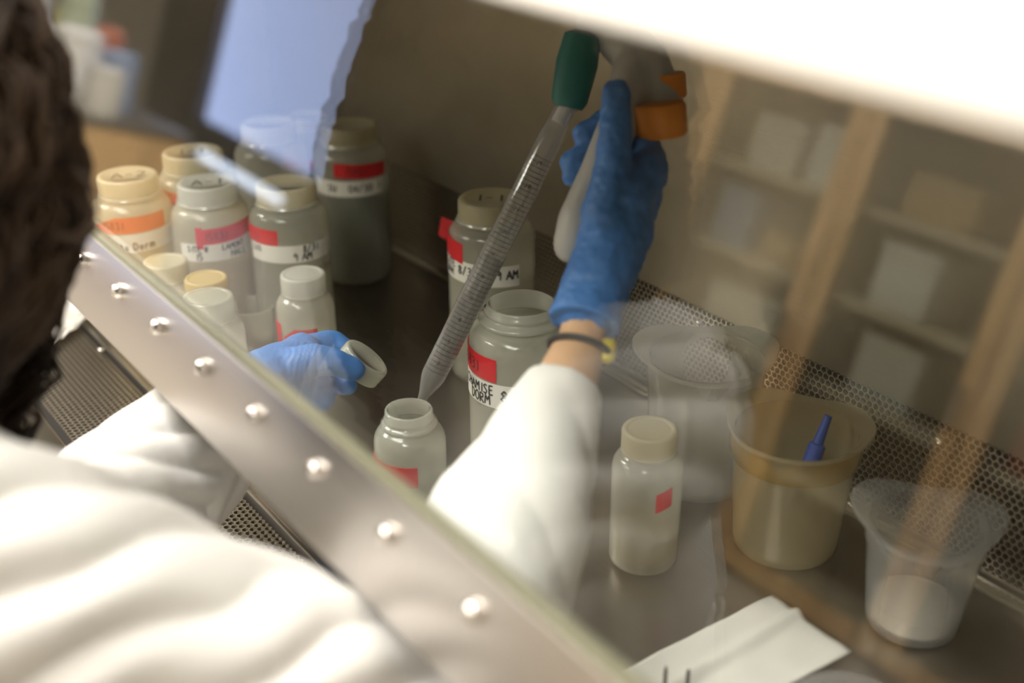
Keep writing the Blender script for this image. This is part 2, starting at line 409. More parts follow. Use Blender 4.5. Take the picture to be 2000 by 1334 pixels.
# ceiling lights
def ceiling_light(x, y, k, col, lab):
    t = empty('ceiling_light', (x, y, CZ), label=lab, cat='light', group='ceiling light panels')
    bm = bmesh.new()
    for a, b in (((-.62, -.32, -.03), (.62, -.30, 0)), ((-.62, .30, -.03), (.62, .32, 0)), ((-.62, -.30, -.03), (-.60, .30, 0)), ((.60, -.30, -.03), (.62, .30, 0))): add_box(bm, a, b)
    bm_obj('frame', bm, 'enamel', t)
    box('diffuser', (-.60, -.30, -.012), (.60, .30, -.002), 'tube_light', t)
    ld = bpy.data.lights.new('panel_lamp', 'AREA'); ld.shape = 'RECTANGLE'; ld.size = 1.18; ld.size_y = .58; ld.energy = CEIL_POWER * k; ld.color = col
    lo = bpy.data.objects.new('panel_lamp', ld); COL.objects.link(lo); lo.parent = t; lo.location = (0, 0, -.035)
for x, y, k, col, lab in ((-1.15, -.30, .88, (1.0, .98, .95), 'white ceiling light panel right above the seated person'), (.05, -.95, .60, (1.0, .96, .90), 'white ceiling light panel before the near end of the cabinet'),
                          (-2.95, -.62, 2.6, (1.0, .92, .80), 'white ceiling light panel before the far end of the cabinet'), (-2.3, -2.0, .65, (1.0, .95, .88), 'white ceiling light panel before the glass-fronted cupboard'), (-5.6, -1.2, .7, (1.0, .95, .88), 'white ceiling light panel added to light the low lab bench')):  # the last panel is unseen, added to brighten the mirrored bench
    ceiling_light(x, y, k, col, lab)

# glass-fronted wooden cupboard behind the operator: it shows mirrored in the sash
cb = empty('glass_door_cupboard', (0, -2.9, FZ), label='tall wooden cupboard with glass doors mirrored in the cabinet glass', cat='cupboard')
CX0, CW, CN, CH = -3.56, .64, 4, 1.60
bm = bmesh.new()
add_box(bm, (CX0, 0, 0), (CX0 + CW * CN, .02, CH)); add_box(bm, (CX0, .02, 0), (CX0 + CW * CN, .38, .06)); add_box(bm, (CX0, .02, CH - .03), (CX0 + CW * CN, .38, CH))
for i in range(CN + 1): add_box(bm, (CX0 + CW * i - .012, .02, .06), (CX0 + CW * i + .012, .38, CH - .03))
bm_obj('body', bm, 'wood_inside', cb)
for z in (.36, .66, .94, 1.22): box('shelf', (CX0 + .014, .03, z), (CX0 + CW * CN - .014, .36, z + .022), 'wood_inside', cb)
for i in range(CN):
    x0, x1 = CX0 + CW * i + .004, CX0 + CW * (i + 1) - .004
    bm = bmesh.new(); s = .062
    add_box(bm, (x0, .385, .03), (x0 + s, .41, CH)); add_box(bm, (x1 - s, .385, .03), (x1, .41, CH))
    add_box(bm, (x0 + s, .385, .03), (x1 - s, .41, .03 + s)); add_box(bm, (x0 + s, .385, CH - s * 1.3), (x1 - s, .41, CH))
    d = bm_obj('door', bm, 'wood', cb)
    box('pane', (x0 + s, .395, .03 + s), (x1 - s, .400, CH - s * 1.3), 'glass_door', d)
    box('handle', (x1 - .045, .41, .75), (x1 - .03, .435, .87), 'steel_edge', d)
stock = [(-3.3, 1.244, .22, .16, 'box_white', 'white'), (-3.05, 1.244, .14, .12, 'box_yellow', 'yellow'), (-2.68, 1.244, .20, .18, 'box_grey', 'grey'), (-2.45, 1.244, .14, .2, 'box_white', 'white'), (-2.02, 1.244, .24, .14, 'box_brown', 'brown'), (-1.45, 1.244, .16, .2, 'box_grey', 'grey'),
         (-3.25, .964, .26, .10, 'box_yellow', 'yellow'), (-2.75, .964, .16, .2, 'box_blue', 'blue'), (-2.5, .964, .2, .1, 'box_brown', 'brown'), (-2.05, .964, .2, .2, 'box_white', 'white'), (-1.5, .964, .24, .16, 'box_green', 'green'),
         (-3.2, .684, .24, .2, 'box_brown', 'brown'), (-2.6, .684, .3, .16, 'box_grey', 'grey'), (-2.0, .684, .22, .2, 'box_grey', 'grey'), (-1.45, .684, .2, .14, 'box_red', 'red')]
lv = {1.244: 'top', .964: 'second', .684: 'third'}; bays = ['first', 'second', 'third', 'fourth']; seen = {}
for x, z, bw, bh, c, cn in stock:
    bay = bays[int((x - CX0) / CW)]
    key = (cn, z, bay); seen[key] = seen.get(key, 0) + 1
    o = empty('carton', (x, -2.9 + .18, FZ + z), label=f'{cn} carton on the {lv[z]} shelf behind the {bay} cupboard door' + (', the smaller one' if seen[key] > 1 else ''), cat='box', group='cartons in the cupboard')
    box('carton_body', (-bw / 2, -.12, 0), (bw / 2, .12, bh * .86), c, o, .003)
    box('carton_lid', (-bw / 2 - .003, -.123, bh * .80), (bw / 2 + .003, .123, bh), c, o, .003)

# lab bench under the window with a few containers
BNX, BNY = -5.90, -1.48
bn = empty('lab_bench', (BNX, BNY, FZ), label='low wooden lab bench with a dark top in the middle of the room', cat='bench')
box('worktop', (-.82, -.25, .60), (.82, .25, .63), 'bench_top', bn, .004)
for x in (-.80, .01):
    u = box('cupboard_unit', (x, -.23, 0), (x + .79, .22, .60), 'wood', bn)
    for dx in (.01, .40): d = box('door', (x + dx, .22, .04), (x + dx + .38, .24, .57), 'wood', u)
for i, (x, y, rr, hh, c, cn) in enumerate([(-.62, .10, .10, .34, 'box_grey', 'tall grey'), (-.40, -.08, .09, .42, 'box_green', 'green'), (-.16, .10, .12, .24, 'box_white', 'wide white'), (.06, -.08, .07, .32, 'box_red', 'red'), (.24, .12, .11, .30, 'box_white', 'tall white'), (.46, .0, .08, .26, 'box_blue', 'blue'), (.64, .12, .08, .20, 'box_grey', 'short grey'), (-.70, -.14, .08, .30, 'box_yellow', 'yellow')]):
    o = empty('canister', (BNX + x, BNY + y, FZ + .631), label=f'{cn} canister with a rounded lid on the low bench', cat='canister', group='canisters on the bench')
    lathe('canister_body', [(0, 0), (rr, 0), (rr, hh * .8), (rr * .93, hh * .84), (0, hh * .84)], c, o, 24)
    lathe('lid', [(rr * .98, hh * .83), (rr * .98, hh * .93), (rr * .7, hh), (0, hh)], c, o, 24)

# ================================================================ the safety cabinet
XL, XR = -1.72, 0.30           # inner faces of its side walls
YF, YG, YB = 0.262, 0.371, 0.800  # front grille starts, work tray starts, rear grille
HT = 0.86                       # inner height
cab = empty('safety_cabinet', (0, 0, 0), label='stainless steel biological safety cabinet with perforated front and rear grilles', cat='cabinet')
box('work_surface', (XL, YG, -.012), (XR, YB - .004, 0), 'steel_work', cab, .002)
bm = bmesh.new(); add_box(bm, (XL, YG - .006, -.012), (XR, YG, .003), .001); bm_obj('front_lip', bm, 'steel_edge', cab, True)
bm = bmesh.new(); add_box(bm, (XL, YB - .016, 0), (XR, YB - .004, .006), .0015); bm_obj('rear_lip', bm, 'steel_edge', cab, True)
box('back_panel', (XL, YB - .006, .1235), (XR, YB + .02, HT), 'steel_wall', cab, .002)
box('side_panel', (XL - .03, .20, -.1), (XL, YB + .1, HT), 'steel_wall', cab)
box('side_panel', (XR, .20, -.1), (XR + .03, YB + .1, HT), 'steel_wall', cab)
box('top_panel', (XL, .34, HT), (XR, YB + .1, HT + .03), 'steel_wall', cab)
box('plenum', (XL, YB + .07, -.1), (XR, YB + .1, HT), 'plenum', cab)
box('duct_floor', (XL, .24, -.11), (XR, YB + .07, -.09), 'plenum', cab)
box('base', (XL - .03, .22, FZ), (XR + .03, YB + .1, -.12), 'enamel', cab)
box('arm_rest', (XL, .225, -.06), (XR, YF, -.002), 'steel_edge', cab, .006)


def hex_sheet(name, W, Hh, pitch, wall, th, place, mat, parent):
    """perforated sheet of hexagonal holes; place(u, v, w) -> point"""
    vs, fs = [], []; Rr = pitch / math.sqrt(3); ri = (pitch - wall) / math.sqrt(3)
    nu = int(W / pitch); dv = pitch * math.sqrt(3) / 2; nv = int(Hh / dv)
    for j in range(nv):
        cv = (j + .5) * dv + (Hh - nv * dv) / 2
        for i in range(nu - (j % 2)):
            cu = (i + .5 + .5 * (j % 2)) * pitch + (W - nu * pitch) / 2; b = len(vs)
            for r, ww in ((Rr, 0), (ri, 0), (ri, -th)):
                for k in range(6):
                    a = R(60 * k + 30); vs.append(place(cu + r * math.cos(a), cv + r * math.sin(a), ww))
            for k in range(6):
                l = (k + 1) % 6
                fs.append((b + k, b + l, b + 6 + l, b + 6 + k)); fs.append((b + 6 + k, b + 6 + l, b + 12 + l, b + 12 + k))
    o = mesh(name, vs, fs, mat, parent, False); o['kind'] = 'stuff'; return o


PW = 0.0066
g = hex_sheet('front_grille', XR - XL - .01, YG - YF - .014, PW, .0016, .003, lambda u, v, ww: Vector((XL + .005 + u, YF + .004 + v, ww)), 'steel_grille', cab)
g = hex_sheet('rear_grille', XR - XL - .01, .112, PW, .0014, .003, lambda u, v, ww: Vector((XL + .005 + u, YB - ww, .010 + v)), 'steel_grille', cab)
bm = bmesh.new(); add_box(bm, (XL, YB - .001, -.01), (XR, YB + .003, .011)); bm_obj('rear_grille_rail', bm, 'steel_edge', cab)


def dome_screw(parent, p, nrm, r, hgt):
    q = nrm.to_track_quat('Z', 'Y').to_matrix().to_4x4(); mt = Matrix.Translation(p) @ q
    return lathe('screw', [(r, 0), (r, hgt * .35), (r * .9, hgt * .65), (r * .6, hgt * .92), (.0, hgt)], 'steel_screw', parent, 20, xf=mt)


for x in (-1.18, -.785, -.502, -.362, -.06): dome_screw(cab, Vector((x, YB - .001, .104)), Vector((0, -1, 0)), .0042, .0035)
dome_screw(cab, Vector((-1.29, YG - .011, .001)), Vector((0, 0, 1)), .004, .003)

# sliding sash: glass pane with a screwed steel strip along its lower edge
TA = R(10); SD = Vector((0, math.sin(TA), math.cos(TA))); SN = Vector((0, -math.cos(TA), math.sin(TA))); S0 = Vector((0, .255, .200))
def sash_box(name, x0, x1, a0, a1, n0, n1, mat, parent, bev=0.0):
    bm = bmesh.new(); add_box(bm, (x0, a0, n0), (x1, a1, n1), bev)
    for v in bm.verts:
        x, a, nn = v.co; v.co = S0 + Vector((x, 0, 0)) + SD * a + SN * nn
    return bm_obj(name, bm, mat, parent, bev > 0)
sash = empty('sliding_sash', S0, label='sloping glass sash with a screwed brushed steel strip along its lower edge', cat='sash')
def under_sash(o): o.parent = sash; o.matrix_parent_inverse = Matrix.Translation(-S0); return o
under_sash(sash_box('glass_pane', XL + .004, XR - .004, .071, .345, -.006, 0.0, 'glass', None))
st = under_sash(sash_box('steel_strip', XL + .003, XR - .003, 0, .071, -.006, .002, 'steel_strip', None, .0012))
under_sash(sash_box('edge_gasket', XL + .003, XR - .003, .0712, .0762, -.0070, .0012, 'gasket', None, .001))
for i in range(-14, 11):
    s = dome_screw(st, S0 + Vector((-.546 + i * .0787, 0, 0)) + SD * .0497 + SN * .002, SN, .0058, .0075)
    if s.data.vertices[0].co.x < XL + .01 or s.data.vertices[0].co.x > XR - .01: bpy.data.objects.remove(s)
# fixed white front panel above the sash
hd = sash_box('front_panel', XL - .03, XR + .03, .3275, .95, .006, .03, 'enamel', None, .006); hd.parent = cab
for x0, x1 in ((XL - .03, XL), (XR, XR + .03)):
    sash_box('sash_track', x0, x1, -.30, .34, -.012, .02, 'enamel', cab)

# ================================================================ bottles
def cyl_map(Rr, th0, z0, slant=0.0):
    return lambda s, t: Vector((Rr * math.cos(th0 + s / Rr), Rr * math.sin(th0 + s / Rr), z0 + t + slant * s))


def wrap(name, Rr, th0, th1, z0, z1, mat, parent, slant=0.0, n=28, cut=0.0):
    vs, fs = [], []; L = (th1 - th0) * Rr
    for i in range(n + 1):
        s = L * i / n; th = th0 + s / Rr
        zz1 = z1 - (cut * max(0, 1 - s / (.35 * L)) if cut else 0)
        for rr, z in ((Rr, z0), (Rr, zz1), (Rr - .0003, zz1), (Rr - .0003, z0)):
            vs.append(Vector((rr * math.cos(th), rr * math.sin(th), z + slant * (s - L / 2))))
    for i in range(n):
        for k in range(4):
            l = (k + 1) % 4; fs.append((i * 4 + k, i * 4 + l, i * 4 + 4 + l, i * 4 + 4 + k))
    fs.append((0, 1, 2, 3)); fs.append((n * 4 + 3, n * 4 + 2, n * 4 + 1, n * 4))
    return mesh(name, vs, fs, mat, parent, True, 50)


SIZES = {   # body radius, outer profile, neck top, cap radius, cap z0, cap z1
    'litre': dict(r=.0460, prof=[(0, .004), (.036, .002), (.042, .0005), (.0452, .004), (.046, .010), (.046, .153), (.0456, .1595), (.0443, .1650), (.0412, .1695), (.0375, .1722), (.0340, .1735), (.0324, .1745), (.0362, .1752), (.0372, .1768), (.0362, .1786), (.0312, .1803), (.0305, .1812), (.0305, .1825), (.0326, .1838), (.0326, .1852), (.0304, .1866), (.0302, .1896), (.0296, .1905)], inner=[(.0282, .1905), (.0280, .176), (.031, .172), (.0385, .168), (.042, .1625), (.0440, .154), (.0440, .012), (.041, .006), (0, .006)], cr=.0345, c0=.1755, c1=.1990),
    'quarter': dict(r=.0305, prof=[(0, .003), (.024, .0015), (.028, .0005), (.030, .003), (.0305, .007), (.0305, .090), (.0302, .0955), (.029, .1005), (.0265, .1045), (.0238, .1065), (.0222, .1075), (.0216, .1085), (.0236, .1095), (.0238, .111), (.0216, .1122), (.0204, .1130), (.0202, .1140), (.0213, .1152), (.0213, .1164), (.0201, .1178), (.0198, .1225), (.0193, .1232)], inner=[(.0182, .1232), (.0180, .109), (.021, .1065), (.026, .1025), (.0280, .0975), (.0289, .090), (.0289, .009), (.027, .005), (0, .005)], cr=.0232, c0=.1098, c1=.1310),
}


def capshape(name, cr, h, mat, parent, hollow=False, xf=None, smoothside=False):
    rib = (lambda r, z, a, k: r + (.00035 * (1 if int(round(a / (2 * math.pi) * 144)) % 2 else -1) if r > cr * .985 and h * .05 < z < h * .90 else 0))
    prof = [(cr * .94, 0), (cr, .0004), (cr, h * .12), (cr, h * .86), (cr * .985, h * .94), (cr * .95, h * .985), (cr * .88, h), (cr * .80, h * .985), (cr * .78, h * .955), (0, h * .955)]
    if hollow: prof = [(0, h * .87), (cr * .90, h * .87), (cr * .91, .001)] + prof
    return lathe(name, prof, mat, parent, 144, None if smoothside else rib, 50, xf)


def bottle(name, px, py, size, label, cap='cap_white', body='bottle', base=False, fill=None, liquid='water', group=None, scale=1.0, tapes=(), labels=(), notes=(), captext=None, rot=0.0, zpx=None):
    S = SIZES[size]
    p = onz(px, py, 0.0) if base else onz(px, py, (S['c1'] if cap else S['prof'][-1][1]) * scale)
    p.z = 0
    t = empty(name, p, label=label, cat='bottle', group=group); t.scale = (scale,) * 3
    open_ = cap is None
    pr0 = S['prof']; cutz = pr0[-11][1]; k0 = len(pr0) - 11          # the thicker screw neck is a part of its own
    if open_:
        lathe('body', pr0[:k0 + 1] + S['inner'][2:], body, t, 56); lathe('neck', pr0[k0:] + S['inner'][:3], 'neck', t, 72, angle=70)
    else:
        lathe('body', pr0[:k0 + 1], body, t, 56); lathe('neck', pr0[k0:], 'neck', t, 48)
    if fill:
        rl = S['r'] - .0022
        lathe('liquid', [(0, .0062), (rl * .9, .0062), (rl, .012), (rl, fill - .0006), (rl - .0006, fill), (0, fill)], liquid, t, 40)
    if cap:
        c = capshape('cap', S['cr'], S['c1'] - S['c0'], cap, t); c.location.z = S['c0']
        if captext:
            thc = math.atan2(-p.y, -p.x); ux = Vector((-math.sin(thc), math.cos(thc), 0)); uy = Vector((-math.cos(thc), -math.sin(thc), 0))
            hh = S['cr'] * .55; hz = (S['c1'] - S['c0']) * .957 + .0003; wv = len(captext) * hh * .6
            vs, fs = write_geo(captext, hh, lambda s, tt: ux * (s - wv / 2) + uy * (tt - hh / 2) + Vector((0, 0, hz)), .13)
            mesh('lettering', vs, fs, 'ink_faint', c, False)['kind'] = 'stuff'
    th0 = math.atan2(-p.y, -p.x) + rot            # the side that faces the photographer
    for (f0, f1, z0, z1, mt, sl, cut, txt) in tapes:
        o = wrap('tape', S['r'] + .0006, th0 + R(f0), th0 + R(f1), z0, z1, mt, t, sl, cut=cut)
        if txt:
            Rr = S['r'] + .0009; hh = (z1 - z0) * .48; L0 = (R(f1) - R(f0)) * Rr
            s0 = txt[1] * L0
            vs, fs = write_geo(txt[0], hh, (lambda Rr, a0, zz, sl, s0, L0: (lambda s, q: Vector((Rr * math.cos(a0 + (s0 + s) / Rr), Rr * math.sin(a0 + (s0 + s) / Rr), zz + q + sl * (s0 + s - L0 / 2)))))(Rr, th0 + R(f0), z0 + (z1 - z0) * .26, sl, s0, L0), .11)
            mesh('lettering', vs, fs, 'ink_onred', o, False)['kind'] = 'stuff'
    for (f0, f1, z0, z1, sl, txts) in labels:
        o = wrap('label', S['r'] + .0004, th0 + R(f0), th0 + R(f1), z0, z1, 'label_white', t, sl)
        L0 = (R(f1) - R(f0)) * S['r']
        vs, fs = [], []
        for (tx, s0, q0, hh) in txts:
            Rr = S['r'] + .0007
            write_geo(tx, hh, (lambda Rr, a0, zz, sl, s0, L0: (lambda s, q: Vector((Rr * math.cos(a0 + (s0 + s) / Rr), Rr * math.sin(a0 + (s0 + s) / Rr), zz + q + sl * (s0 + s - L0 / 2)))))(Rr, th0 + R(f0), z0 + q0, sl, s0 * L0, L0), .17, vs, fs)
        if vs: mesh('lettering', vs, fs, 'ink', o, False)['kind'] = 'stuff'
    for (f0, z0, tx, hh) in notes:
        Rr = S['r'] + .0004
        vs, fs = write_geo(tx, hh, cyl_map(Rr, th0 + R(f0), z0), .10); mesh('pencil_note', vs, fs, 'ink_faint', t, False)['kind'] = 'stuff'
    return t


TR, TO = 'tape_red', 'tape_orange'
G1, G2 = 'litre sample bottles', 'quarter litre sample bottles'
bottle('sample_bottle', 247, 340, 'litre', 'yellowed litre bottle with cream cap and orange tape, nearest the hair', 'cap_cream', 'bottle_aged', fill=.105, liquid='water_tan', scale=.965, group=G1,
       tapes=[(-65, 48, .1430, .1620, TO, .03, .012, ('15831', .16))], labels=[(-75, 75, .1195, .1415, .05, [('SITE', .12, .012, .007), ('Vito Dorm', .25, .003, .009)])], captext='A-2')
bottle('sample_bottle', 375, 294, 'litre', 'litre bottle with pale cap marked 1-1 and orange tape, behind the red-taped one', 'cap_cream', 'bottle_aged', fill=.11, liquid='water_tan', group=G1,
       tapes=[(-72, -14, .148, .163, TO, -.12, 0, None)], captext='1-1')
bottle('sample_bottle', 403, 354, 'litre', 'litre bottle labelled HALL with red tape and whitish cap', 'cap_white', 'bottle_aged', fill=.112, liquid='water_tan', scale=.945, group=G1,
       tapes=[(-22, 80, .139, .158, TR, .06, 0, ('15831', .10)), (-24, -14, .132, .158, TR, 0, 0, None)], labels=[(-52, 72, .117, .1385, .03, [('SITE #', .10, .012, .007), ('15', .20, .002, .008), ('LAMONT', .52, .012, .007), ('HALL', .62, .002, .008)])], captext='A-1')
bottle('sample_bottle', 524, 238, 'litre', 'white unlabelled litre bottle standing at the back behind the pink-taped one', 'cap_white', fill=.12, group=G1)
bottle('sample_bottle', 558, 356, 'litre', 'litre bottle with 9 AM label and faded pink-red tape', 'cap_cream', fill=.118, scale=.955, group=G1,
       tapes=[(-95, -18, .139, .157, TR, -.02, 0, ('31', .45))], labels=[(-70, 62, .1175, .1380, 0, [('8/31', .66, .012, .008), ('9 AM', .55, .002, .009), ('SITE', .05, .012, .006)])], notes=[(-10, .100, 'Hexavalent', .011)])
bottle('sample_bottle', 598, 224, 'litre', 'pale litre bottle farthest in the corner, half hidden by the white one', 'cap_white', fill=.12, scale=.83, group=G1, tapes=[(-60, 30, .118, .137, TR, 0, 0, None)])
bottle('sample_bottle', 698, 532, 'litre', 'litre bottle of dark liquid with red tape by the rear grille', 'cap_olive', base=True, fill=.118, liquid='water_dark', group=G1,
       tapes=[(-28, 62, .142, .160, TR, -.05, 0, ('15831', .2))], labels=[(-75, 52, .119, .139, 0, [('SU', .28, .006, .009), ('04/30', .55, .006, .009), ('1', .93, .006, .010)])])
bottle('sample_bottle', 962, 720, 'litre', 'capped litre bottle with flagged red tape behind the pipette', 'cap_olive', base=True, fill=.122, group=G1,
       tapes=[(-88, -40, .141, .163, TR, -.12, 0, None)], labels=[(-85, 38, .1180, .1410, -.05, [('SITE', .05, .013, .008), ('DRM', .05, .003, .008), ('8/31', .30, .009, .009), ('9 AM', .74, .008, .010)])], captext='1-1')
bottle('open_sample_bottle', 1017, 960, 'litre', 'open litre bottle labelled CHAMISE DORM 8/31 beside the white sleeve', None, base=True, fill=.112, group=G1,
       tapes=[(-100, -27, .1345, .1560, TR, -.02, 0, ('15831', .16))], labels=[(-100, 58, .1095, .1325, .0, [('CHAMISE', .13, .012, .0088), ('DORM', .22, .002, .0092), ('8/31', .50, .008, .0105)])])
bottle('open_sample_bottle', 808, 1040, 'quarter', 'small open bottle with red tape that the pipette dips into', None, base=True, fill=.068, group=G2, tapes=[(-88, 10, .066, .085, TR, -.04, 0, None)])
bottle('small_bottle', 1255, 1088, 'quarter', 'small capped bottle with a red tape corner beside the right sleeve', 'cap_cream', base=True, fill=.036, liquid='water_tan', scale=.96, group=G2, tapes=[(16, 44, .068, .086, TR, .30, 0, None)])
bottle('small_bottle', 322, 508, 'quarter', 'small bottle with pale cream cap just behind the steel strip', 'cap_cream', 'bottle_aged', fill=.06, liquid='water_tan', group=G2)
bottle('small_bottle', 402, 541, 'quarter', 'small bottle with deep yellow cap', 'cap_yellow', 'bottle_aged', fill=.06, liquid='water_tan', scale=.95, group=G2)
bottle('small_bottle', 405, 578, 'quarter', 'small bottle with clear cap cut off by the steel strip', 'cap_clear', 'bottle', fill=.055, group=G2, scale=1.07)
bottle('small_bottle', 591, 533, 'quarter', 'small bottle with bright white cap and red tape above the left glove', 'cap_white', 'bottle', fill=.06, group=G2, tapes=[(-92, -58, .055, .083, TR, -.06, 0, None), (-50, 20, .066, .080, TR, .02, .010, None)])
# flag of tape sticking out from the capped bottle behind the pipette
fb = [o for o in bpy.data.objects if o.get('label', '').startswith('capped litre bottle with flagged')][0]
fl = at(880, 455, 1.365) - fb.location
vs = [fl + RIGHT * a + ZUP * b + HEAD * c for a, b, c in ((.006, -.016, 0), (.010, .010, 0), (-.010, .018, .004), (-.014, -.004, .004))]
vs += [v + HEAD * .0004 for v in vs]
mesh('tape_flag', vs, [(0, 1, 2, 3), (7, 6, 5, 4), (0, 4, 5, 1), (1, 5, 6, 2), (2, 6, 7, 3), (3, 7, 4, 0)], TR, fb, False)

# small specimen cups between the bottles
def cup(px, py, lab, tilt=None):
    p = onz(px, py, 0.0)
    t = empty('specimen_cup', p, label=lab, cat='cup', group='clear specimen cups')
    if tilt: t.rotation_euler = tilt; t.location.z = .0275
    lathe('cup_wall', [(0, .002), (.022, .001), (.0235, .003), (.0265, .058), (.0275, .060), (.0265, .0605), (.0255, .058), (.0225, .004), (0, .004)], 'cap_clear', t, 40)
    lathe('sample', [(0, .0045), (.0218, .0045), (.0236, .026), (0, .026)], 'water_tan', t, 32)
cup(497, 690, 'small clear specimen cup standing between the steel strip and the white-capped bottle')

# ================================================================ tri-corner beakers
def tri_beaker(px, py, hgt, r0, r1, lip, lab, mat, rot, extra=None):
    p = onz(px, py, 0); p.z = .0008; t = empty('corner_beaker', p, rz=rot, label=lab, cat='beaker', group='three-cornered plastic beakers')
    n = 96
    def reach(a, d, mx):                               # rounded triangle: three pouring corners
        q = ((math.degrees(a)) % 120) - 60; rt = d / math.cos(R(q))
        k = .006; return -k * math.log(math.exp(-rt / k) + math.exp(-mx / k))
    prof = [(0, .0025), (r0 * .8, .0015), (r0 * .95, .0), (r0, .004), (r0 + .0004, .010), (r1, hgt * .80), (r1 + .0012, hgt * .83), (r1 + .0015, hgt * .985), (r1 + .001, hgt)]
    prof_i = [(r1 - .0008, hgt * .99), (r1 - .001, hgt * .83), (r1 - .003, hgt * .79), (r0 - .0015, .006), (0, .0045)]
    lathe('beaker_wall', prof + prof_i, mat, t, n, None, 50)
    # the flat rim flange that runs out to three pouring corners, with a hanging skirt
    vs, fs = [], []
    rows = [(0.0, 0.0), (0.35, .001), (1.0, .002), (1.04, .0), (1.0, -.002), (.35, -.0012), (0.0, -.0015)]
    for i in range(n):
        a = 2 * math.pi * i / n; ext = max(.003, reach(a, r1 + .006, r1 + lip) - r1 - .001); up = max(0.0, ext / lip - .25)
        for f_, dz in rows:
            rr = r1 + .001 + ext * f_; vs.append((rr * math.cos(a), rr * math.sin(a), hgt + dz + .006 * up * f_))
    m_ = len(rows)
    for i in range(n):
        j = (i + 1) % n
        for k in range(m_ - 1): fs.append((i * m_ + k, j * m_ + k, j * m_ + k + 1, i * m_ + k + 1))
    mesh('pouring_rim', vs, fs, mat, t, True, 50)
    for k in range(3):                                 # gusset under each spout
        a = 2 * math.pi * k / 3; d = Vector((math.cos(a), math.sin(a), 0)); s = Vector((-d.y, d.x, 0)); q = []
        for sg in (-1, 1):
            q += [d * (r1 + .001) + s * sg * r1 * .34 + Vector((0, 0, hgt - .001)), d * (r1 + lip * .92) + s * sg * .003 + Vector((0, 0, hgt + .002)), d * (r1 + .001) + s * sg * .004 + Vector((0, 0, hgt - lip * 1.1))]
        mesh('spout', q, [(0, 1, 2), (3, 5, 4), (1, 4, 5, 2)], mat, t, True, 30)
    if extra: extra(t)
    return t


tri_beaker(1362, 934, .128, .046, .0515, .017, 'large translucent three-cornered beaker at the back with nested rim', 'beaker', R(-38))
def amber_extra(t):
    lathe('stain', [(.0512, .086), (.0535, .092), (.0545, .106), (.0548, .1095)], 'amber_stain', t, 64, mod=lambda r, z, a, k: r + .0004)
tri_beaker(1531, 1058, .112, .0445, .0510, .012, 'amber-stained three-cornered beaker with a blue dropper inside', 'beaker_amber', R(-62), amber_extra)
def powder_extra(t):
    lathe('white_powder', [(.0315, .0052), (.033, .012), (.0325, .019), (.024, .0225), (.012, .026), (0, .0265)], 'powder', t, 40, mod=lambda r, z, a, k: r * (1 + .02 * math.sin(3 * a + 1)) if z > .02 else r)
tri_beaker(1779, 1212, .092, .036, .0435, .017, 'clear three-cornered beaker holding white powder, nearest the paper towel', 'beaker_blue', R(-52), powder_extra)

# blue dropper leaning in the amber beaker
bk = onz(1531, 1058, 0)
d0 = bk + Vector((.012, -.02, .012)); d1 = at(1618, 812, 1.018); dd = (d1 - d0)
dr = empty('blue_dropper', d0, label='blue plastic dropper leaning inside the amber-stained beaker', cat='dropper')
def along(a): return dd * a
tube('tip', [along(0), along(.45)], [.0022, .0042], 'blue_plastic', dr, 16)
tube('barrel', [along(.45), along(.46), along(.78), along(.79)], [.0042, .0072, .0072, .0055], 'blue_plastic', dr, 20)
tube('neck', [along(.79), along(1.0)], [.0046, .0034], 'blue_plastic', dr, 16)

# ================================================================ towel, prongs, dish, loose sheet
q = [onz(1508, 1168), onz(1662, 1287), onz(1360, 1440), onz(1190, 1328)]
vs, fs = [], []; N1 = 30
for i in range(N1 + 1):
    for j in range(N1 + 1):
        u, v = i / N1, j / N1
        p = (q[0] * (1 - u) + q[1] * u) * (1 - v) + (q[3] * (1 - u) + q[2] * u) * v
        hz = .0035 + .006 * math.exp(-((u - .34 - .12 * v) / .07) ** 2) * (1 - .5 * v) + .0025 * noise.noise(Vector((u * 4, v * 4, 3))) + .004 * u * u
        vs.append(Vector((p.x, p.y, max(.0022, hz))))
for i in range(N1):
    for j in range(N1):
        a = i * (N1 + 1) + j; fs.append((a, a + 1, a + N1 + 2, a + N1 + 1))
o = mesh('paper_towel', vs, fs, 'paper', None, True, 0); tag(o, 'white folded paper towel lying on the steel work surface', 'towel')
md = o.modifiers.new('thick', 'SOLIDIFY'); md.thickness = .0016; md.offset = -1

pr = onz(1322, 1425); pr.z = .0075
wr = empty('forceps', pr, label='thin dark forceps prongs rising before the paper towel', cat='forceps')
for sx, (px_, py_) in zip((-1, 1), ((1301, 1302), (1345, 1308))):
    top = at(px_, py_, .855)
    tube('prong', [Vector((top.x - pr.x, top.y - pr.y, .006)), Vector((top.x - pr.x, top.y - pr.y, .03)), top - pr], [.0016, .0014, .0008], 'dark_metal', wr, 10)
a_, b_ = at(1301, 1302, .855) - pr, at(1345, 1308, .855) - pr; a_.z = b_.z = .004
tube('hinge_bar', [a_, b_], .004, 'dark_metal', wr, 12)

pd = onz(1655, 1425); ds = empty('petri_dish', pd, label='clear petri dish at the bottom edge beside the paper towel', cat='dish')
lathe('dish_bottom', [(0, .001), (.040, .001), (.041, .002), (.041, .013), (.040, .013), (.0395, .003), (0, .003)], 'beaker_blue', ds, 56)
lathe('dish_lid', [(.0435, .004), (.0435, .015), (.0425, .016), (0, .016)], 'beaker_blue', ds, 56)

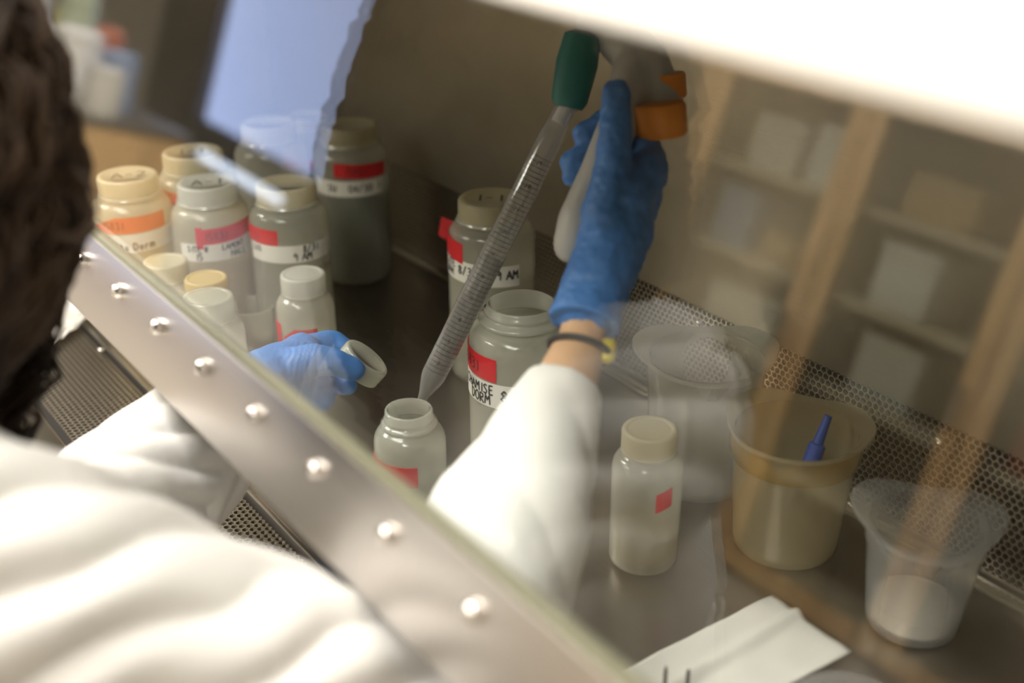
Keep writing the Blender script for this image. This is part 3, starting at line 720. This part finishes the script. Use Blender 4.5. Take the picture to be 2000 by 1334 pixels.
q = [onz(30, 640, .004), onz(178, 560, .03), onz(176, 626, .004), onz(96, 684, .004)]
vs, fs = [], []
for i in range(25):
    for j in range(25):
        u, v = i / 24, j / 24; p = (q[0] * (1 - u) + q[1] * u) * (1 - v) + (q[3] * (1 - u) + q[2] * u) * v
        p = p + Vector((0, 0, .002 + .010 * abs(noise.noise(Vector((u * 3, v * 3, 8)))))); vs.append(p)
for i in range(24):
    for j in range(24):
        a = i * 25 + j; fs.append((a, a + 1, a + 26, a + 25))
o = mesh('plastic_sheet', vs, fs, 'shiny_sheet', None, True, 0); tag(o, 'shiny white plastic sheet crumpled over the front grille', 'sheet')
md = o.modifiers.new('thick', 'SOLIDIFY'); md.thickness = .0008

# ================================================================ pipette and pipette controller
tip = at(818, 792, 1.062); top = at(1112, 196, 1.000)
ax = (top - tip); PL = ax.length; ax.normalize()
QX = ax.to_track_quat('Z', 'Y')
pip = empty('serological_pipette', tip, label='long clear graduated pipette dipping into the small open bottle', cat='pipette')
pip.rotation_mode = 'QUATERNION'; pip.rotation_quaternion = QX
pr_ = .0108
lathe('tube', [(.0022, 0), (.0030, 0), (.0046, .010), (.0100, .026), (pr_, .031), (pr_, PL - .036), (.0100, PL - .030), (.0094, PL - .022), (.0094, PL + .004), (.0075, PL + .004)], 'pipette', pip, 32)
lathe('fluid', [(.0016, .002), (.0034, .010), (.0088, .026), (.0094, .032), (.0094, PL * .50), (0, PL * .502)], 'pipette_fill', pip, 24)
lathe('cotton_plug', [(0, PL - .020), (.006, PL - .020), (.006, PL - .004), (0, PL - .004)], 'cotton', pip, 16)
th_c = None
camdir = (CAM - tip); camdir -= ax * camdir.dot(ax); camdir.normalize(); lc = QX.inverted() @ camdir; thc = math.atan2(lc.y, lc.x)
vs, fs = [], []; nm = 0
z = .036
while z < PL - .05:
    half = R(100) if nm % 5 == 0 else R(62)
    c0 = thc + R(14); b = len(vs); n_ = 16
    for i in range(n_ + 1):
        a = c0 - half + 2 * half * i / n_
        for dz in (-.00022, .00022): vs.append(Vector(((pr_ + .00012) * math.cos(a), (pr_ + .00012) * math.sin(a), z + dz)))
    for i in range(n_): fs.append((b + 2 * i, b + 2 * i + 2, b + 2 * i + 3, b + 2 * i + 1))
    if nm % 5 == 2:
        Rr = pr_ + .0002; a0 = thc - R(10)
        write_geo(str((nm // 5 * 3 + 2) % 90).replace('6', '8').replace('7', '1'), .0034, (lambda a0, z: (lambda s, q: Vector((Rr * math.cos(a0 + s / Rr), Rr * math.sin(a0 + s / Rr), z - .0017 + q))))(a0, z), .14, vs, fs)
    nm += 1; z += .0042
mesh('graduation_marks', vs, fs, 'mark', pip, False)['kind'] = 'stuff'

ctl = empty('pipette_controller', top, label='grey pistol-grip pipette controller with teal nose and orange buttons', cat='pipettor')
def L(p): return p - top
nose_end = at(1140, 62, .992)
nx = (nose_end - top).normalized()
tube('nose_cone', [L(top - nx * .006), L(top), L(top + nx * .03), L(top + nx * .052), L(nose_end)], [.0120, .0150, .0172, .0150, .0085], 'teal', ctl, 28)
hseg = chain([at(1150, 40, .995), at(1205, 70, .995), at(1255, 120, .99), at(1288, 200, .985)], [.012, .019, .021, .020]) + chain([at(1240, 130, .985), at(1215, 230, .965), at(1170, 340, .955), at(1128, 430, .952), at(1116, 480, .952)], [.018, .0165, .0155, .0155, .0145])
hseg = [(L(a), ra, L(b), rb) for a, ra, b, rb in hseg]
fuse('housing', hseg, .0022, 'pale_plastic', ctl, 8)
for (x, y, d, a, hh) in ((1288, 234, .962, .0215, .013), (1298, 168, .985, .0175, .010)):
    c = L(at(x, y, d)); n_ = (UPV * .93 - RIGHT * .10 - FWD * .30).normalized()
    mt = Matrix.Translation(c) @ n_.to_track_quat('Z', 'Y').to_matrix().to_4x4()
    lathe('button', [(0, -hh), (a * .90, -hh), (a, -hh * .8), (a, hh * .8), (a * .92, hh), (0, hh * 1.02)], 'orange_plastic', ctl, 36, xf=mt)

# cap held in the left glove
cc = at(712, 704, 1.075); an = (RIGHT * .64 + UPV * .70 - FWD * .26).normalized()
cp = empty('bottle_cap', cc, label='clear ribbed screw cap held between thumb and finger of the left glove', cat='cap')
capshape('cap_shell', .0222, .0170, 'cap_clear', cp, True, xf=an.to_track_quat('Z', 'Y').to_matrix().to_4x4() @ Matrix.Translation((0, 0, -.012)))

# ================================================================ the operator
HC = Vector((-.700, .073, .428))
person = empty('person', (-.69, -.10, FZ), label='seated person in white lab coat and blue gloves reaching under the glass', cat='person')
PO = Vector((-.69, -.10, FZ))
def rel(segs):
    o = []
    for s in segs:
        if s[0] == 'e': o.append(('e', s[1] - PO, *s[2:]))
        elif s[0] == 'f': o.append(('f', s[1] - PO, s[2], s[3] - PO, s[4]))
        else: o.append((s[0] - PO, s[1], s[2] - PO, s[3]))
    return o
V = Vector
LOOK = (V((-.77, .46, .10)) - HC); LOOK.z *= .75; LOOK.normalize()
HQ = LOOK.to_track_quat('Y', 'Z')                       # head: local +Y is where it looks
def hd_(x, y, z): return HC + HQ @ V((x, y, z))
Rs, Re, Rw = V((-.555, .02, .285)), V((-.482, .285, .088)), at(1128, 690, .890)
Ls, Le, Lw = V((-.845, -.02, .275)), V((-.735, .125, .090)), at(505, 745, 1.035)
NK = V((-.692, -.005, .300))
# ---- right hand joints
RH = dict(wrist=Rw, heel=at(1158, 590, .905), palm=at(1212, 455, .930), palm2=at(1225, 370, .938))
hand_R = chain([Rw, at(1148, 610, .903), at(1180, 520, .917), at(1212, 440, .930)], [.0205, .0235, .026, .027]) + \
    chain([at(1190, 470, .928), at(1240, 380, .945)], [.026, .022]) + chain([at(1212, 400, .925), at(1262, 330, .95)], [.024, .018])
thumb_R = chain([at(1180, 430, .915), at(1196, 335, .918), at(1203, 250, .925), at(1203, 182, .932)], [.019, .0145, .0128, .0112])
fing_R = [chain([at(1268, 310, .955), at(1240, 248, .985), at(1185, 238, .995), at(1140, 262, .990)], [.0135, .012, .0112, .0098]),
          chain([at(1272, 345, .955), at(1236, 298, .985), at(1172, 292, .992), at(1116, 316, .985)], [.0135, .012, .0112, .0100]),
          chain([at(1262, 385, .955), at(1225, 345, .982), at(1165, 330, .988), at(1118, 345, .982)], [.0130, .0115, .0105, .0092]),
          chain([at(1245, 420, .95), at(1210, 390, .975), at(1165, 378, .98), at(1132, 388, .976)], [.012, .0105, .0095, .0085])]
# ---- left hand joints
hand_L = chain([Lw, at(545, 730, 1.055), at(585, 715, 1.075)], [.026, .027, .025]) + chain([at(545, 735, 1.060), at(590, 690, 1.085)], [.024, .019]) + \
    chain([at(560, 740, 1.06), at(602, 745, 1.082)], [.026, .020]) + chain([at(560, 750, 1.06), at(598, 772, 1.075)], [.024, .017])
thumb_L = chain([at(560, 722, 1.045), at(612, 702, 1.045), at(655, 708, 1.048), at(692, 722, 1.052)], [.019, .0142, .0120, .0100])
fing_L = [chain([at(588, 684, 1.090), at(650, 668, 1.105), at(684, 690, 1.102), at(703, 714, 1.094)], [.0135, .0112, .0102, .0092]),
          chain([at(600, 728, 1.090), at(642, 738, 1.115), at(662, 748, 1.10), at(678, 752, 1.082)], [.0130, .0115, .0105, .0096]),
          chain([at(598, 755, 1.082), at(628, 775, 1.10), at(632, 780, 1.085), at(628, 782, 1.066)], [.0125, .0112, .0104, .0095]),
          chain([at(590, 772, 1.075), at(608, 792, 1.09), at(610, 792, 1.078), at(606, 790, 1.062)], [.0112, .0100, .0092, .0085])]
def thin(segs, k): return [(a, ra - k, b, rb - k) for a, ra, b, rb in segs]
everyR = hand_R + thumb_R + [s for f_ in fing_R for s in f_]
everyL = hand_L + thumb_L + [s for f_ in fing_L for s in f_]

body = []
body += [('e', HC, (.074, .094, .104), HQ), ('e', hd_(0, .018, -.045), (.060, .072, .075), HQ), ('e', hd_(0, .060, -.092), (.030, .026, .022), HQ)]
body += [('e', hd_(0, .100, -.018), (.012, .015, .022), HQ), (hd_(0, .094, .012), .008, hd_(0, .108, -.022), .0125)]   # nose
body += [('e', hd_(s * .031, .084, .020), (.021, .010, .007), HQ) for s in (-1, 1)]                               # brow
body += [('e', hd_(0, .090, -.060), (.022, .009, .008), HQ)]                                                   # mouth
body += [('e', hd_(s * .076, -.006, -.010), (.008, .018, .030), HQ) for s in (-1, 1)]                             # ears
body += chain([hd_(0, -.025, -.06), NK], [.056, .060])
body += chain([NK, V((-.692, -.06, .20)), V((-.69, -.14, -.05)), V((-.69, -.17, -.27))], [.075, .125, .125, .14])
body += chain([V((-.60, -.02, .245)), V((-.79, -.03, .24))], [.075, .075])
body += chain([Rs, Re, (Re + Rw) / 2, Rw], [.050, .040, .034, .0200]) + chain([Ls, Le, (Le + Lw) / 2, Lw], [.050, .040, .036, .024])
for s in (-1, 1):
    hip, knee, ank = V((-.69 + s * .09, -.15, -.29)), V((-.69 + s * .12, .12, -.36)), V((-.69 + s * .11, .02, -.78))
    body += chain([hip, knee], [.088, .064]) + chain([knee, ank], [.060, .040]) + chain([ank, V((ank.x, ank.y + .14, -.84))], [.040, .030])
body += thin(everyR, .0050) + thin(everyL, .0055)
fuse('body', rel(body), .0055, 'skin', person, 2, .5)
gl_cuff_R = [('f', at(1141, 634, .899), .0272, at(1152, 590, .906), .0250), ('f', at(1150, 596, .905), .0250, at(1180, 520, .917), .0262)]
def wr_R(p, n):
    return .0012 * noise.noise(p * 90) + .0008 * noise.noise(p * 220)
fuse('glove', rel(everyR[1:] + gl_cuff_R), .0020, 'glove', person, 7, .5, wr_R)
def wr_L(p, n):                                            # creases across the thumb base
    c = (p + PO - at(598, 705, 1.045)); d = (at(692, 722, 1.05) - at(560, 705, 1.05)).normalized()
    s = c.dot(d); fall = math.exp(-(c.length / .026) ** 2)
    return .0005 * noise.noise(p * 110) - .0011 * fall * max(0, math.sin(s * 1350 + 5 * noise.noise(p * 70))) ** 2
fuse('glove', rel(everyL + chain([Lw, Lw + (Le - Lw).normalized() * .05], [.0275, .030])), .0016, 'glove', person, 7, .5, wr_L)

# ---- lab coat with gathered folds along the sleeves
cuffR = Rw + (Re - Rw).normalized() * .030; cuffL = Lw + (Le - Lw).normalized() * .020
coat = chain([V((-.692, -.03, .225)), V((-.69, -.09, .08)), V((-.69, -.16, -.20)), V((-.69, -.14, -.33))], [.130, .150, .165, .185])
coat += chain([NK + V((0, -.012, -.028)), V((-.60, -.005, .262))], [.082, .080]) + chain([NK + V((0, -.012, -.028)), V((-.795, -.015, .255))], [.082, .078])
coat += chain([V((-.60, -.005, .262)), Rs, (Rs + Re) / 2, Re], [.080, .076, .068, .060]) + chain([Re, Re.lerp(Rw, .35)], [.060, .058]) + [('f', Re.lerp(Rw, .25), .058, Re.lerp(Rw, .55), .051), ('f', Re.lerp(Rw, .52), .0515, Re.lerp(Rw, .74), .038), ('f', Re.lerp(Rw, .72), .0390, cuffR, .0285)]
coat += chain([Ls, (Ls + Le) / 2, Le], [.076, .068, .062]) + chain([Le, Le.lerp(Lw, .4)], [.062, .058]) + [('f', Le.lerp(Lw, .3), .059, cuffL, .044)]
for s in (-1, 1): coat += chain([V((-.69 + s * .08, -.12, -.30)), V((-.69 + s * .11, .06, -.36))], [.115, .100])
#       limb       strength wavelength  along  around
limbs = [(Rs, Re, 1.35, .040, .60, -.80), (Re, Rw, .45, .085, .9, .5), (Ls, Le, .8, .05, .6, .8), (Le, Lw, .85, .034, .75, .65)]
def folds(p, n):
    wp = p + PO; best = None
    for i, lm in enumerate(limbs):
        a, b = lm[:2]
        d = b - a; t = max(-.35, min(1.0, (wp - a).dot(d) / d.length_squared)); q = a + d * t; dist = (wp - q).length
        if best is None or dist < best[0]: best = (dist, i, t, d, q, lm)
    dist, i, t, d, q, lm = best
    k, lam, ca, sa = lm[2:]
    big = .006 * noise.noise(wp * 9 + V((5, 1, 2)))
    if dist > .11: return big + .003 * noise.noise(wp * 22)
    u, v_ = frame_dirs(d); r_ = wp - q; ang = math.atan2(r_.dot(v_), r_.dot(u)); L_ = d.length
    s_ = t * L_ * ca + .07 * (abs(ang) if i != 1 else ang) * sa + .016 * noise.noise(wp * 13 + V((i * 3, 0, 0)))
    ridge = abs(math.sin(s_ / lam * math.pi)) ** .85
    amp = .35 + .65 * max(0, min(1, .5 + 1.2 * noise.noise(wp * 8 + V((0, 7, i)))))
    edge = 1.0
    if i == 1 or i == 3: edge = max(0, min(1, (.93 - t) / .25))
    return big * edge + k * edge * amp * (.0100 * ridge - .003)
fuse('lab_coat', rel(coat), .0036, 'coat', person, 4, .5, folds)
vs, fs = [], []
for s in (-1, 1):                                          # collar wings
    pts = []
    for i in range(9):
        a = s * (R(25) + R(150) * i / 8); d = V((math.sin(a), math.cos(a), 0)); c = NK + V((0, -.005, .02))
        pts.append((c + d * .068 + V((0, 0, .015)), c + d * .082 + V((0, 0, .022)), c + d * .112 + V((0, 0, -.028))))
    b = len(vs)
    for tr in pts: vs += [p - PO for p in tr]
    for i in range(8):
        for k in range(2): fs.append((b + i * 3 + k, b + i * 3 + k + 1, b + i * 3 + k + 4, b + i * 3 + k + 3))
col = mesh('collar', vs, fs, 'coat', person, True, 0); md = col.modifiers.new('t', 'SOLIDIFY'); md.thickness = .003

# ---- face details, bracelet, trousers, shoes
for s in (-1, 1):
    e = hd_(s * .031, .080, .002) - PO
    lathe('eye', [(0, -.011), (.007, -.008), (.011, 0), (.007, .008), (0, .011)], 'eye_white', person, 16, xf=Matrix.Translation(e))
lathe('mouth', [(0, -.003), (.016, -.002), (.020, 0), (.016, .002), (0, .003)], 'lip', person, 16, xf=Matrix.Translation(hd_(0, .092, -.060) - PO) @ HQ.to_matrix().to_4x4())
bc = at(1132, 684, .8915); bd = (at(1150, 600, .905) - Rw).normalized(); u_, v_ = frame_dirs(bd)
pts = [bc + (u_ * math.cos(a) + v_ * math.sin(a)) * .0222 - PO for a in [2 * math.pi * i / 32 for i in range(33)]]
br = tube('bracelet', pts, .0026, 'strap', person, 8)
for x, y, d in ((1186, 694, .886), (1188, 676, .888)):
    c = at(x, y, d) - PO; lathe('bead', [(0, -.0065), (.0045, -.0045), (.0065, 0), (.0045, .0045), (0, .0065)], 'bead', br, 14, xf=Matrix.Translation(c))
tr = []
for s in (-1, 1):
    hip, knee, ank = V((-.69 + s * .09, -.15, -.29)), V((-.69 + s * .12, .12, -.36)), V((-.69 + s * .11, .02, -.78))
    tr += chain([hip, knee], [.094, .071]) + chain([knee, ank + V((0, 0, .03))], [.068, .052])
    sh = chain([V((ank.x, ank.y - .02, -.845)), V((ank.x, ank.y + .16, -.855))], [.048, .040])
    fuse('shoe', rel(sh), .006, 'shoe', person, 4)
fuse('trousers', rel(tr), .008, 'trousers', person, 4)

# ---- curly hair: a full cap and several hundred springy locks
vs, fs = [], []
rnd = random.Random(3)
def lock(dirv, length, r0, seedv):
    wd = HQ @ dirv; long_ = wd.x < -.22 and wd.y > -.2
    if long_: length *= 1.45
    start = HC + HQ @ V((dirv.x * .086, dirv.y * .100, dirv.z * .112))
    out = (HQ @ dirv).normalized(); pts = []; p = start.copy(); vel = out * 1.0 + V((0, 0, .15))
    n_ = 26; ph = rnd.uniform(0, 6.28); tw = rnd.uniform(50, 110); amp = rnd.uniform(.006, .014)
    for i in range(n_):
        f_ = i / (n_ - 1); u, v = frame_dirs(vel.normalized()); a = ph + f_ * length * tw
        pts.append(p + (u * math.cos(a) + v * math.sin(a)) * amp * min(1, f_ * 3))
        vel = (vel * .80 + V((0, 0, -.62)) * .30 + V((rnd.uniform(-.1, .1), rnd.uniform(-.1, .1), 0))); p = p + vel.normalized() * (length / n_)
        rad = p - HC; rad.z *= .55
        lim = .124 if long_ else .116 - .30 * max(0, HC.z - .045 - p.z)
        if rad.length > lim: p -= (rad.normalized() * (rad.length - lim)); vel.x *= .3; vel.y *= .3
        if rad.length < .092 and p.z > HC.z - .07: p += rad.normalized() * (.092 - rad.length)
    tube_into(vs, fs, [q_ - PO for q_ in pts], [r0 * (1 - .45 * (i / (n_ - 1))) for i in range(n_)], 5)
cnt = 0
while cnt < 900:
    d = V((rnd.gauss(0, 1), rnd.gauss(0, 1), rnd.gauss(0, 1))).normalized()
    if d.z < -.45 or (d.y > .55 and d.z < .42): continue
    lock(d, rnd.uniform(.16, .30), rnd.uniform(.0016, .0036), cnt); cnt += 1
lc_ = at(128, 398, .615); ring = []                        # a loose ringlet at the side of the face
for i in range(40):
    a = i / 39 * 2 * math.pi * 1.6; ring.append(lc_ + (RIGHT * math.cos(a + 2) * .0125 + UPV * math.sin(a + 2) * .0170) + FWD * .0004 * i - PO)
tube_into(vs, fs, ring, [.0021 if i > 3 else .0015 for i in range(40)], 6)
hair = mesh('hair', vs, fs, 'hair', person, True, 0)
capseg = [('e', HC + HQ @ V((0, -.018, .020)), (.091, .100, .104), HQ), ('e', HC + HQ @ V((0, -.065, -.05)), (.095, .060, .095), HQ)] + [('e', HC + HQ @ V((s * .078, -.030, -.055)), (.030, .050, .065), HQ) for s in (-1, 1)]
fuse('hair_mass', rel(capseg), .006, 'hair', person, 3, .5, lambda p, n: .010 * noise.noise(p * 40) + .005 * noise.noise(p * 90))

# ---- stool
so = empty('lab_stool', (-.69, -.17, FZ), label='round black lab stool under the seated person', cat='stool')
lathe('seat', [(0, .29), (.15, .29), (.165, .305), (.165, .34), (.15, .355), (0, .358)], 'stool_pad', so, 40)
lathe('column', [(.025, .04), (.025, .29)], 'steel_edge', so, 20)
for k in range(5):
    a = 2 * math.pi * k / 5 + math.pi / 2; d = V((math.cos(a), math.sin(a), 0))
    tube('leg', [V((0, 0, .07)), d * .22 + V((0, 0, .045)), d * .22 + V((0, 0, 0))], [.018, .013, .013], 'steel_edge', so, 10)
